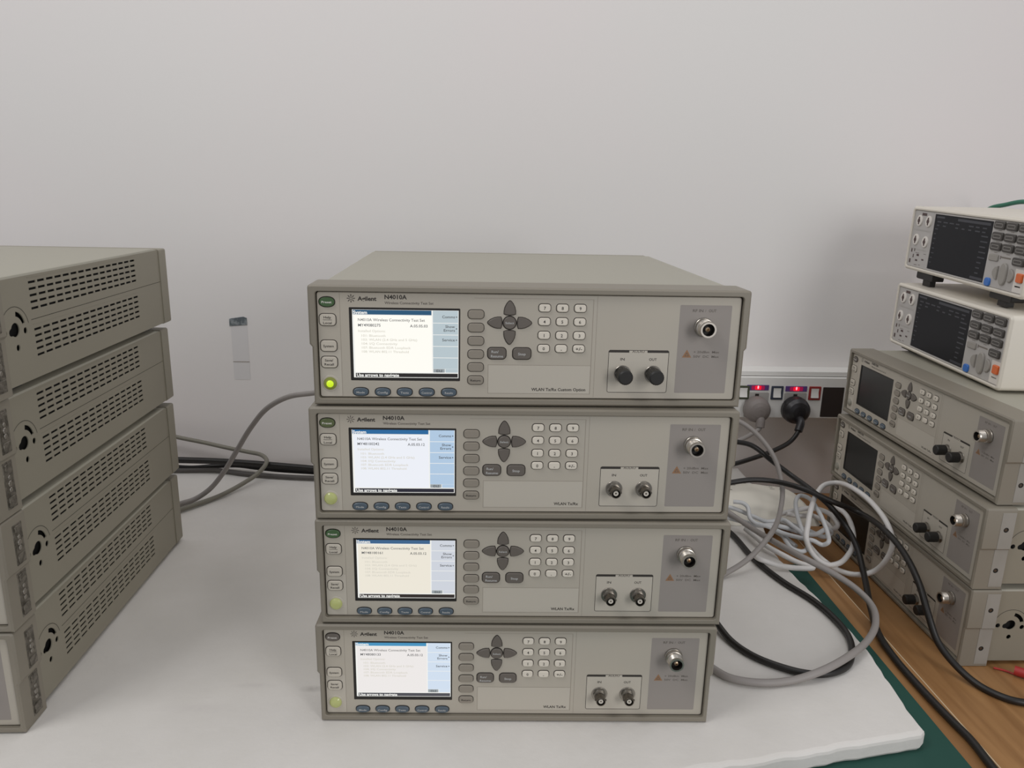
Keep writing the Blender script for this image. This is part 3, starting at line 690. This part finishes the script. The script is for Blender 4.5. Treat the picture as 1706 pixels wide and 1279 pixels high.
# ------------------------------------------------------------------ cables
CAB = {
    'grey_arc': [(0.06, 0.464, 0.215), (0.16, 0.53, 0.205), (0.3, 0.565, 0.195), (0.3931, 0.56, 0.177), (0.4099, 0.56, 0.1727), (0.4411, 0.55, 0.1525), (0.4704, 0.53, 0.1146), (0.4777, 0.5, 0.0721), (0.4581, 0.4499, 0.0487), (0.4005, 0.3479, 0.0478), (0.3615, 0.3232, 0.0223), (0.3205, 0.3061, 0.006), (0.2917, 0.2859, 0.006), (0.272, 0.33, 0.006), (0.249, 0.42, 0.006), (0.238, 0.51, 0.008), (0.12, 0.575, 0.02), (-0.06, 0.55, 0.05), (-0.09, 0.464, 0.06)],
    'grey_plug_cord': [(0.5115, 0.72, 0.1257), (0.5099, 0.715, 0.112), (0.4863, 0.7, 0.1015), (0.4538, 0.68, 0.094), (0.4152, 0.66, 0.0844), (0.3, 0.625, 0.085), (0.1, 0.6, 0.12), (-0.02, 0.464, 0.17)],
    'black_plug_cord': [(0.5897, 0.71, 0.1258), (0.5826, 0.7, 0.11), (0.566, 0.69, 0.093), (0.5221, 0.66, 0.0829), (0.4707, 0.63, 0.0772), (0.4265, 0.61, 0.072), (0.3873, 0.6, 0.067), (0.27, 0.62, 0.06), (0.05, 0.62, 0.08), (-0.06, 0.464, 0.13)],
    'black_seam': [(0.03, 0.464, 0.155), (0.13, 0.55, 0.145), (0.26, 0.585, 0.135), (0.3872, 0.58, 0.1283), (0.415, 0.57, 0.1297), (0.4395, 0.56, 0.1264), (0.4752, 0.545, 0.1012), (0.5046, 0.525, 0.0816), (0.5193, 0.483, 0.0748), (0.5393, 0.4475, 0.0601), (0.5638, 0.4343, 0.0312), (0.5675, 0.3961, 0.0125), (0.5569, 0.3411, -0.01), (0.5251, 0.2516, -0.019), (0.5041, 0.1871, -0.0195), (0.4973, 0.1297, -0.02), (0.4968, 0.0882, -0.02), (0.4982, 0.0455, -0.02), (0.5007, 0.0083, -0.02), (0.5032, -0.0203, -0.02), (0.5004, -0.063, -0.02), (0.4986, -0.1088, -0.02), (0.494, -0.25, -0.0198), (0.491, -0.41, -0.0198)],
    'black_front': [(0.1, 0.464, 0.085), (0.17, 0.51, 0.08), (0.27, 0.52, 0.075), (0.3628, 0.5, 0.0734), (0.3898, 0.5, 0.0792), (0.4265, 0.5, 0.084), (0.464, 0.495, 0.0829), (0.4983, 0.4623, 0.0831), (0.5413, 0.4428, 0.0687), (0.587, 0.4389, 0.0512), (0.5824, 0.3434, 0.0622), (0.58, 0.2789, 0.0541), (0.577, 0.229, 0.0328), (0.577, 0.1998, 0.0046), (0.583, 0.1769, -0.0259), (0.598, 0.1514, -0.0469), (0.6131, 0.1246, -0.0563), (0.633, 0.0977, -0.0563), (0.6587, 0.0882, -0.0563), (0.7143, 0.0787, -0.0563), (0.8, 0.06, -0.0563), (0.95, 0.02, -0.0563), (1.15, 0.0, -0.0563)],
    'black_loop': [(0.16, 0.464, 0.045), (0.19, 0.51, 0.03), (0.26, 0.545, 0.008), (0.32, 0.535, 0.005), (0.3637, 0.5006, 0.005), (0.3789, 0.45, 0.005), (0.3871, 0.3569, 0.005), (0.4056, 0.2866, 0.005), (0.4276, 0.2369, 0.005), (0.437, 0.1971, 0.005), (0.4388, 0.1502, 0.005), (0.4274, 0.1123, 0.005), (0.4059, 0.0796, 0.005), (0.3784, 0.0652, 0.005), (0.3521, 0.0641, 0.005), (0.3249, 0.0761, 0.005), (0.2976, 0.0983, 0.005), (0.2794, 0.1295, 0.005), (0.2705, 0.1637, 0.008), (0.2682, 0.204, 0.008), (0.247, 0.262, 0.005), (0.231, 0.34, 0.005), (0.228, 0.43, 0.005), (0.222, 0.5, 0.006), (0.1, 0.54, 0.02), (0.0, 0.464, 0.04)],
    'grey_loop': [(0.13, 0.464, 0.065), (0.18, 0.49, 0.055), (0.27, 0.49, 0.045), (0.3522, 0.475, 0.0502), (0.38, 0.4626, 0.0348), (0.4014, 0.42, 0.0292), (0.4134, 0.3168, 0.047), (0.4346, 0.2802, 0.045), (0.4633, 0.2644, 0.034), (0.4914, 0.2445, 0.02), (0.5031, 0.2156, 0.01), (0.4887, 0.1728, 0.008), (0.4534, 0.1254, 0.0103), (0.4059, 0.0825, 0.0149), (0.3619, 0.0567, 0.0135), (0.3257, 0.05, 0.006), (0.2858, 0.0456, 0.006), (0.2527, 0.0548, 0.006), (0.2376, 0.0724, 0.006), (0.229, 0.0919, 0.006), (0.2185, 0.16, 0.006), (0.216, 0.28, 0.006), (0.2165, 0.42, 0.006), (0.2049, 0.4814, 0.0123), (0.1639, 0.4552, 0.0453), (0.1465, 0.4425, 0.0495)],
    'white_cable': [(0.4962, 0.4171, 0.004), (0.5005, 0.3716, 0.0), (0.5296, 0.3656, -0.018), (0.5506, 0.352, -0.018), (0.577, 0.35, -0.0115), (0.587, 0.3373, 0.015), (0.592, 0.3351, 0.0449), (0.592, 0.3558, 0.0667), (0.59, 0.4061, 0.0816), (0.585, 0.453, 0.0854), (0.5862, 0.5243, 0.07), (0.564, 0.5202, 0.068), (0.5393, 0.4942, 0.0636), (0.5042, 0.4363, 0.0588), (0.4831, 0.3955, 0.0466), (0.4737, 0.3747, 0.0331), (0.4797, 0.3692, 0.0159), (0.4896, 0.3599, 0.004), (0.5046, 0.354, -0.002), (0.5238, 0.3589, -0.002), (0.5531, 0.3885, -0.002), (0.5749, 0.4179, 0.004), (0.5839, 0.4465, 0.02), (0.5861, 0.479, 0.03), (0.5782, 0.5001, 0.035)],
    'light_cable': [(0.385, 0.475, 0.0534), (0.3999, 0.47, 0.053), (0.407, 0.465, 0.0482), (0.4068, 0.4487, 0.0354), (0.4122, 0.4368, 0.0313), (0.4312, 0.4305, 0.0283), (0.4534, 0.4193, 0.0217), (0.4701, 0.3906, 0.027), (0.4858, 0.3764, 0.029), (0.4998, 0.3715, 0.024), (0.5067, 0.3678, 0.03), (0.5144, 0.3885, 0.035), (0.5173, 0.4141, 0.045), (0.5207, 0.4482, 0.052), (0.5223, 0.4902, 0.055), (0.513, 0.5007, 0.055), (0.4978, 0.483, 0.0525), (0.4886, 0.4532, 0.0426), (0.4812, 0.4118, 0.0322), (0.4875, 0.4066, 0.0143)],
    'coil_cable': [(0.376, 0.48, 0.0423), (0.3913, 0.475, 0.0393), (0.4192, 0.462, 0.0312), (0.4365, 0.4456, 0.03), (0.4609, 0.4426, 0.035), (0.4694, 0.4188, 0.034), (0.4757, 0.3943, 0.032), (0.4874, 0.3912, 0.015), (0.4689, 0.3718, 0.012), (0.4566, 0.38, 0.012), (0.4576, 0.4359, 0.012), (0.4519, 0.4469, 0.012), (0.4604, 0.418, 0.012), (0.4672, 0.3942, 0.01)],
    'short_cable': [(0.4051, 0.458, 0.01), (0.4098, 0.4245, 0.012), (0.4162, 0.3931, 0.012), (0.4317, 0.3672, 0.01), (0.4515, 0.3462, 0.006), (0.4696, 0.3312, 0.005), (0.4477, 0.3289, 0.005), (0.418, 0.3306, 0.0083), (0.3876, 0.3395, 0.015), (0.3837, 0.3521, 0.015)],
    'coil_two': [(0.3693, 0.47, 0.0273), (0.377, 0.468, 0.0264), (0.3995, 0.46, 0.0232), (0.421, 0.4459, 0.0228), (0.4451, 0.4335, 0.0287), (0.4679, 0.4248, 0.026), (0.4903, 0.4154, 0.022), (0.5137, 0.4241, 0.018), (0.5338, 0.4342, 0.022), (0.5482, 0.4449, 0.01), (0.5327, 0.4384, 0.006), (0.5118, 0.4636, 0.008), (0.4862, 0.484, 0.01), (0.469, 0.51, 0.008)],
    'coil_three': [(0.4713, 0.4772, 0.03), (0.4945, 0.4711, 0.04), (0.517, 0.4704, 0.044), (0.5375, 0.4672, 0.042), (0.5521, 0.4572, 0.036), (0.5575, 0.4446, 0.026), (0.5561, 0.4557, 0.012), (0.5525, 0.4821, 0.014), (0.5423, 0.5059, 0.014), (0.5009, 0.468, 0.0308), (0.4773, 0.468, 0.0342)],
    'left_grey_high': [(-0.08, 0.466, 0.24), (-0.18, 0.515, 0.237), (-0.2962, 0.52, 0.2313), (-0.3411, 0.53, 0.2228), (-0.3826, 0.54, 0.2132), (-0.4225, 0.55, 0.1895), (-0.4573, 0.565, 0.1494), (-0.4883, 0.58, 0.1035), (-0.5172, 0.59, 0.0593), (-0.547, 0.59, 0.0227), (-0.5715, 0.5791, 0.007), (-0.5887, 0.5619, 0.006), (-0.6056, 0.543, 0.006), (-0.66, 0.5, 0.012), (-0.7, 0.462, 0.04), (-0.7, 0.436, 0.05)],
    'left_grey_loop': [(-0.62, 0.436, 0.06), (-0.63, 0.462, 0.05), (-0.625, 0.49, 0.018), (-0.5953, 0.5173, 0.006), (-0.5786, 0.5355, 0.006), (-0.5591, 0.5597, 0.006), (-0.534, 0.5961, 0.006), (-0.509, 0.6397, 0.01), (-0.4852, 0.677, 0.0202), (-0.4734, 0.6954, 0.0346), (-0.4884, 0.7246, 0.039), (-0.5318, 0.757, 0.036), (-0.5687, 0.76, 0.0424), (-0.6201, 0.77, 0.0501), (-0.6679, 0.77, 0.06), (-0.7034, 0.77, 0.0687), (-0.85, 0.77, 0.09), (-1.05, 0.77, 0.09)],
    'left_black': [(-1.05, 0.72, 0.03), (-0.85, 0.725, 0.028), (-0.7005, 0.7248, 0.028), (-0.6571, 0.7259, 0.028), (-0.5806, 0.7209, 0.028), (-0.5186, 0.7121, 0.028), (-0.4577, 0.7053, 0.026), (-0.3847, 0.6956, 0.024), (-0.3369, 0.692, 0.022), (-0.2, 0.69, 0.02), (-0.05, 0.69, 0.02)],
    'left_black_low': [(-1.05, 0.76, 0.006), (-0.85, 0.755, 0.006), (-0.7008, 0.7495, 0.006), (-0.6372, 0.7407, 0.006), (-0.591, 0.7468, 0.008), (-0.5465, 0.7407, 0.012), (-0.5005, 0.728, 0.012), (-0.4494, 0.7157, 0.012), (-0.389, 0.7122, 0.01), (-0.3402, 0.7067, 0.01), (-0.2, 0.72, 0.008), (-0.05, 0.72, 0.006)],
    'left_grey_shaded': [(-1.05, 0.7, 0.006), (-0.85, 0.715, 0.006), (-0.6911, 0.7258, 0.006), (-0.644, 0.7269, 0.006), (-0.5848, 0.7283, 0.006), (-0.5193, 0.7097, 0.006), (-0.4569, 0.698, 0.006), (-0.3842, 0.6898, 0.006), (-0.3367, 0.6876, 0.006), (-0.2, 0.67, 0.006), (-0.05, 0.66, 0.006)],
    'green': [(0.905, 0.62, 0.455), (0.918, 0.615, 0.49), (0.925, 0.7914, 0.5197), (0.925, 0.7469, 0.5489), (0.925, 0.702, 0.5576), (0.925, 0.6528, 0.5638), (0.925, 0.5701, 0.5561), (0.925, 0.3, 0.54), (0.93, 0.2, 0.46), (0.94, 0.14, 0.25), (0.95, 0.1, -0.05)],
    'red': [(0.6606, 0.1674, -0.059), (0.673, 0.1606, -0.059), (0.6833, 0.15, -0.059), (0.6954, 0.1394, -0.057)],
}
def spline(pts, n=8):
    P = [Vector(p) for p in pts]; P = [P[0]*2-P[1]]+P+[P[-1]*2-P[-2]]; out = []
    for i in range(1, len(P)-2):
        a, b, c, d = P[i-1:i+3]
        ta = max((b-a).length,1e-6)**.5; tb = max((c-b).length,1e-6)**.5; tc = max((d-c).length,1e-6)**.5
        m1 = ((b-a)/ta-(c-a)/(ta+tb)+(c-b)/tb)*tb; m2 = ((c-b)/tb-(d-b)/(tb+tc)+(d-c)/tc)*tb
        for k in range(n):
            t = k/n; t2 = t*t; t3 = t2*t
            out.append(b*(2*t3-3*t2+1)+m1*(t3-2*t2+t)+c*(-2*t3+3*t2)+m2*(t3-t2))
    out.append(P[-2]); return out
def tube(mb, pts, r, mname, n=12, sub=8):
    C = spline(pts, sub); vs = []
    t0 = (C[1]-C[0]).normalized(); up = Vector((0,0,1)) if abs(t0.z) < .9 else Vector((1,0,0))
    u = t0.cross(up).normalized()
    for i, c in enumerate(C):
        t = (C[min(i+1,len(C)-1)]-C[max(i-1,0)]).normalized()
        u = (u-t*u.dot(t)).normalized(); w = t.cross(u)
        for k in range(n):
            a = 2*PI*k/n; vs.append(c+(u*math.cos(a)+w*math.sin(a))*r)
    fs = [[i*n+k,i*n+(k+1) % n,(i+1)*n+(k+1) % n,(i+1)*n+k] for i in range(len(C)-1) for k in range(n)]
    fs += [list(range(n)), list(range(len(vs)-n, len(vs)))]
    mb.add(vs, fs, mname)
def cable(key, name, r, mname, label):
    return tag(part(name, None, None, lambda mb: tube(mb, CAB[key], r, mname)), label, 'cable')
cable('grey_arc', 'power_cord', .0042, 'cord_grey', 'grey cord arching down to the foam just right of the middle stack')
cable('black_seam', 'power_cord', .0047, 'cord_black', 'black cord running along the seam between the two desks')
cable('black_front', 'power_cord', .0047, 'cord_black', 'black cord swinging past the right-hand stack fronts to the bare wood')
cable('black_loop', 'power_cord', .0044, 'cord_black', 'black cord looped on the white foam beside the middle stack')
cable('grey_loop', 'power_cord', .0046, 'cord_grey', 'grey cord curving out over the green mat and back to the foam')
cable('white_cable', 'patch_cable', .0043, 'cord_white', 'white cable making the large upright loops before the right-hand stack')
cable('light_cable', 'patch_cable', .0036, 'cord_light', 'pale grey cable with a narrow upright bight in the cable tangle')
cable('coil_cable', 'patch_cable', .0036, 'cord_light', 'pale grey cable zigzagging flat in the middle of the cable tangle')
cable('coil_two', 'patch_cable', .0040, 'cord_light', 'pale grey cable wound low against the foam edge in the tangle')
cable('coil_three', 'patch_cable', .0042, 'cord_white', 'white cable crossing over the right end of the cable tangle')
cable('short_cable', 'patch_cable', .0042, 'cord_white', 'white cable doubled back at the front edge of the cable tangle')
cable('left_grey_high', 'power_cord', .0046, 'cord_grey', 'grey cord dropping from the top test set of the middle stack')
cable('left_grey_loop', 'power_cord', .0042, 'cord_greenish', 'grey cord bent in a hairpin between left and middle stacks')
cable('left_black', 'power_cord', .0062, 'cord_black', 'thick black cord along the foot of the wall, the upper one')
cable('left_black_low', 'power_cord', .0048, 'cord_black', 'thinner black cord along the foot of the wall, under the thick one')
cable('left_grey_shaded', 'power_cord', .0044, 'cord_grey_shaded', 'grey cord, coloured as in shade, lying straight on the foam near the wall')
cable('green', 'test_lead', .0042, 'cord_green', 'green lead arching behind the upper white meter')
t = empty('test_lead', (.66,.167,-.059), (0,0,0), 'red lead lying on the wood beside the lowest right-hand test set', 'cable')
part('wire', t, None, lambda mb: tube(mb, [tuple(Vector(p)-Vector((.66,.167,-.059))) for p in CAB['red']], .0014, 'cord_red'))
part('plug', t, None, lambda mb: tube(mb, [(.020,-.013,.0055),(.035,-.026,.006),(.06,-.05,.007)], .0065, 'cord_red', 14), 'red sleeve')

# ------------------------------------------------------------------ mains rail on the wall
RY = .75
def RF(u, v, w): return (u, RY+w, v)
rail = empty('socket_rail', (.75,WALLY,.165), (0,0,0), 'white mains socket rail fixed along the wall behind the stacks', 'socket rail')
INV = Vector((-.75,-WALLY,-.165))
def shift(f): return lambda u,v,w: tuple(Vector(f(u,v,w))+INV)
RFL = shift(RF)
part('rail_body', rail, None, lambda mb: (prism(mb, rrect(.1,.122,1.5,.2085,.002,2), 0, .0498, 'rail_white', mp=RFL, ch=.0015), prism(mb, rrect(.1,.2095,1.5,.2195,.002,2), .006, .0498, 'rail_white', mp=RFL, ch=.001)))
def neon(x0, x1, z0, z1):
    p = part('indicator', rail, None, lambda mb: prism(mb, rrect(x0,z0,x1,z1,.001,2), -.0015, .001, 'neon_purple', mp=RFL, ch=.0005), 'purple window glowing red')
    xm = (x0+x1)/2
    def glow(mb):
        zc = (z0+z1)/2
        for k,(rx,m) in enumerate(((.0135,'neon_glow'),(.0065,'neon_red'))): flat(mb, rrect(xm-rx,z0+.0012,xm+rx,z1-.0012,.002,3), -.0017-.0001*k, m, RFL)
        flat(mb, ell(xm,zc+.001,.0016,.0036,12), -.0020, 'neon_core', RFL)
    part('glow_lamp', p, None, glow)
neon(.488,.533,.1806,.1918); neon(.5675,.612,.1790,.1902)
for x0,x1 in ((.4862,.5345),(.5665,.6125)):
    part('socket', rail, None, lambda mb: (prism(mb, rrect(x0,.1235,x1,.1765,.003,3), -.0012, .001, 'rail_plate', mp=RFL, ch=.0004), flat(mb, rrect((x0+x1)/2-.0045,.166,(x0+x1)/2+.0035,.1735), -.0014, 'rail_dark', RFL)), 'grey socket plate')
for x0,m in ((.4690,'switch_green'),(.5385,'switch_navy'),(.6165,'switch_red')):
    s = part('switch', rail, None, lambda mb: prism(mb, rrect(x0,.1615,x0+.0245,.1900,.001,2), -.002, .001, m, mp=RFL, ch=.0005, holes=[rrect(x0+.004,.1660,x0+.0205,.1860)]), {'switch_green':'green-framed switch','switch_navy':'navy-framed switch','switch_red':'red-framed switch'}[m])
    def rocker(mb):
        mp = RFL
        v = [mp(x0+.0045,.1665,-.0045),mp(x0+.02,.1665,-.0045),mp(x0+.02,.1775,-.0012),mp(x0+.0045,.1775,-.0012),mp(x0+.02,.1855,-.0022),mp(x0+.0045,.1855,-.0022),mp(x0+.0045,.1665,.001),mp(x0+.02,.1665,.001),mp(x0+.02,.1855,.001),mp(x0+.0045,.1855,.001)]
        mb.add(v, [[0,1,2,3],[3,2,4,5],[0,6,7,1],[5,4,8,9],[0,3,5,9,6],[1,7,8,4,2],[6,9,8,7]], 'rail_white')
    part('rocker', s, None, rocker)
part('blank_socket', rail, None, lambda mb: prism(mb, rrect(.6455,.1255,.6895,.1885,.001,2), -.001, .001, 'rail_dark', mp=RFL, ch=.0004), 'dark brown insert')

def plug(cx, cz, mname, cord, path, label, r):
    t = empty('mains_plug', (cx,RY,cz), (0,0,0), label, 'plug', 'round plugs in the socket rail')
    def PF(u,v,w): return (u, w, v)
    part('plug_body', t, None, lambda mb: lathe(mb, [(r*.86,-.0015),(r,-.006),(r,-.016),(r*.93,-.024),(r*.72,-.031),(r*.45,-.0345),(r*.2,-.0355)], mname, PF, 0, 0, 32))
    a, b = Vector(path[1])-Vector((cx,RY,cz)), Vector(path[2])-Vector((cx,RY,cz))
    pts = [Vector(p)-Vector((cx,RY,cz)) for p in path]
    part('strain_relief', t, None, lambda mb: tube(mb, [tuple(Vector((pts[0].x*.6,-.022,pts[0].z*.55))), tuple(pts[0]), tuple(pts[1])], .0088 if mname == 'plug_grey' else .0080, mname, 14))
    part('cord', t, None, lambda mb: tube(mb, [tuple(p) for p in pts], .0045, cord))
plug(.5080,.1435,'plug_grey','cord_grey',CAB['grey_plug_cord'],'round grey mains plug in the left socket of the rail',.0265)
plug(.5880,.1430,'plug_black','cord_black',CAB['black_plug_cord'],'round black mains plug in the right socket of the rail',.0280)

# white bag behind the middle stack, printed with small dark marks
def bag(mb):
    nx, ny = 26, 18; x0, x1, y0, y1 = .330, .556, .492, .645
    vs = []
    for side in (0,1):
        for j in range(ny+1):
            for i in range(nx+1):
                u, v = i/nx, j/ny
                e = (max(0,math.sin(PI*u))**.4)*(max(0,math.sin(PI*v))**.4)
                base = .0006+(0 if (x0+(x1-x0)*u) < .42 else 0)
                h = base+(.038*e+.005*noise.noise(Vector((u*5,v*5,2)))*e if side == 0 else 0)
                vs.append((x0+(x1-x0)*u, y0+(y1-y0)*v, h))
    n = (nx+1)*(ny+1); fs = []
    for j in range(ny):
        for i in range(nx):
            a = j*(nx+1)+i; fs.append([a,a+1,a+nx+2,a+nx+1]); fs.append([n+a,n+a+nx+1,n+a+nx+2,n+a+1])
    mb.add(vs, fs, 'bag_white')
    rnd = random.Random(11)
    for k in range(26):
        u = rnd.uniform(.12,.88); v = rnd.uniform(.45,.9); i = int(u*nx); j = int(v*ny)
        p = Vector(vs[j*(nx+1)+i]); z = max(Vector(vs[(j+b)*(nx+1)+i+a]).z for a in (0,1) for b in (0,1))+.0004
        L = rnd.uniform(.002,.006); a = rnd.uniform(-.5,.3); c, s = math.cos(a), math.sin(a); t = .0008
        q = [(-L,-t),(L,-t),(L,t),(-L,t)]
        mb.add([(p.x+.004+x*c-y*s, p.y+.004+x*s+y*c, z) for x,y in q], [[0,1,2,3]], 'ink_soft')
tag(part('plastic_bag', None, None, bag), 'white plastic bag speckled with small dark print, behind the cable tangle', 'bag')

# tape strip on the wall between the left and middle stacks
t = empty('wall_tape', (-.5425,WALLY,.245), (0,0,0), 'pale tape strip on the wall with a dark label at its top', 'tape')
def WF(u, v, w): return (u, -w, v)
part('tape_strip', t, None, lambda mb: (prism(mb, rrect(-.0165,-.068,.0165,.044,.001,2), .0004, 0, 'tape', mp=WF), prism(mb, rrect(-.0165,-.031,.0165,-.0298), .0009, .0003, 'panel_groove', mp=WF)))
part('label', t, None, lambda mb: prism(mb, [(-.0185,.043),(.0165,.046),(.0165,.060),(.010,.0625),(-.014,.0590),(-.0185,.0575)], .0016, 0, 'tape_label', mp=WF, ch=.0004), 'dark grey label')

# ------------------------------------------------------------------ camera
cx, cy, cz = -0.044275513565669285, -0.7264049824185129, 0.5646896659478519
P_, Y_, R_ = 0.250102460023805, 0.03629999082813683, -0.021255190068109428
F_ = 1262.056948392697
fwd = Vector((math.sin(Y_)*math.cos(P_), math.cos(Y_)*math.cos(P_), -math.sin(P_)))
right = Vector((math.cos(Y_), -math.sin(Y_), 0)); down = fwd.cross(right)
r2 = right*math.cos(R_)+down*math.sin(R_); d2 = -right*math.sin(R_)+down*math.cos(R_)
cam = bpy.data.cameras.new('camera'); co = bpy.data.objects.new('camera', cam); COL.objects.link(co)
mw = Matrix((( r2.x, -d2.x, -fwd.x, cx), (r2.y, -d2.y, -fwd.y, cy), (r2.z, -d2.z, -fwd.z, cz), (0,0,0,1)))
co.matrix_world = mw
cam.sensor_width = 36; cam.lens = F_/1706*36; cam.clip_start = .02
SC.camera = co

# ------------------------------------------------------------------ light: a tall window behind and to the right, two added overhead fills, room ambience
def area_light(name, loc, target, sx, sy, power, col):
    l = bpy.data.lights.new(name, 'AREA'); l.shape = 'RECTANGLE'; l.size = sx; l.size_y = sy; l.energy = power; l.color = col
    o = bpy.data.objects.new(name, l); COL.objects.link(o); o.location = loc
    o.rotation_euler = (Vector(target)-Vector(loc)).to_track_quat('-Z','Y').to_euler()
    return o
area_light('window_light', (1.22,-1.72,.88), (0.05,.4,.45), .55, 1.1, 13.5, (1.0,.985,.975))
area_light('overhead_fill', (-1.3,-.7,2.2), (.4,.6,.3), .8, .8, 15, (1.0,.985,.97))  # added fill from upper left, lifts the left-facing fronts of the right stack
area_light('overhead_fill', (.35,.15,2.35), (.35,.75,.6), 1.6, .5, 6, (1.0,.985,.975))  # added strip fill, brightens the upper part of the wall
w = bpy.data.worlds.new('world'); SC.world = w; w.use_nodes = True
w.node_tree.nodes['Background'].inputs['Color'].default_value = (.93,.95,1,1)
w.node_tree.nodes['Background'].inputs['Strength'].default_value = .43
SC.view_settings.view_transform = 'Standard'; SC.view_settings.look = 'None'
SC.view_settings.exposure = 0; SC.view_settings.gamma = 1; SC.view_settings.use_curve_mapping = False
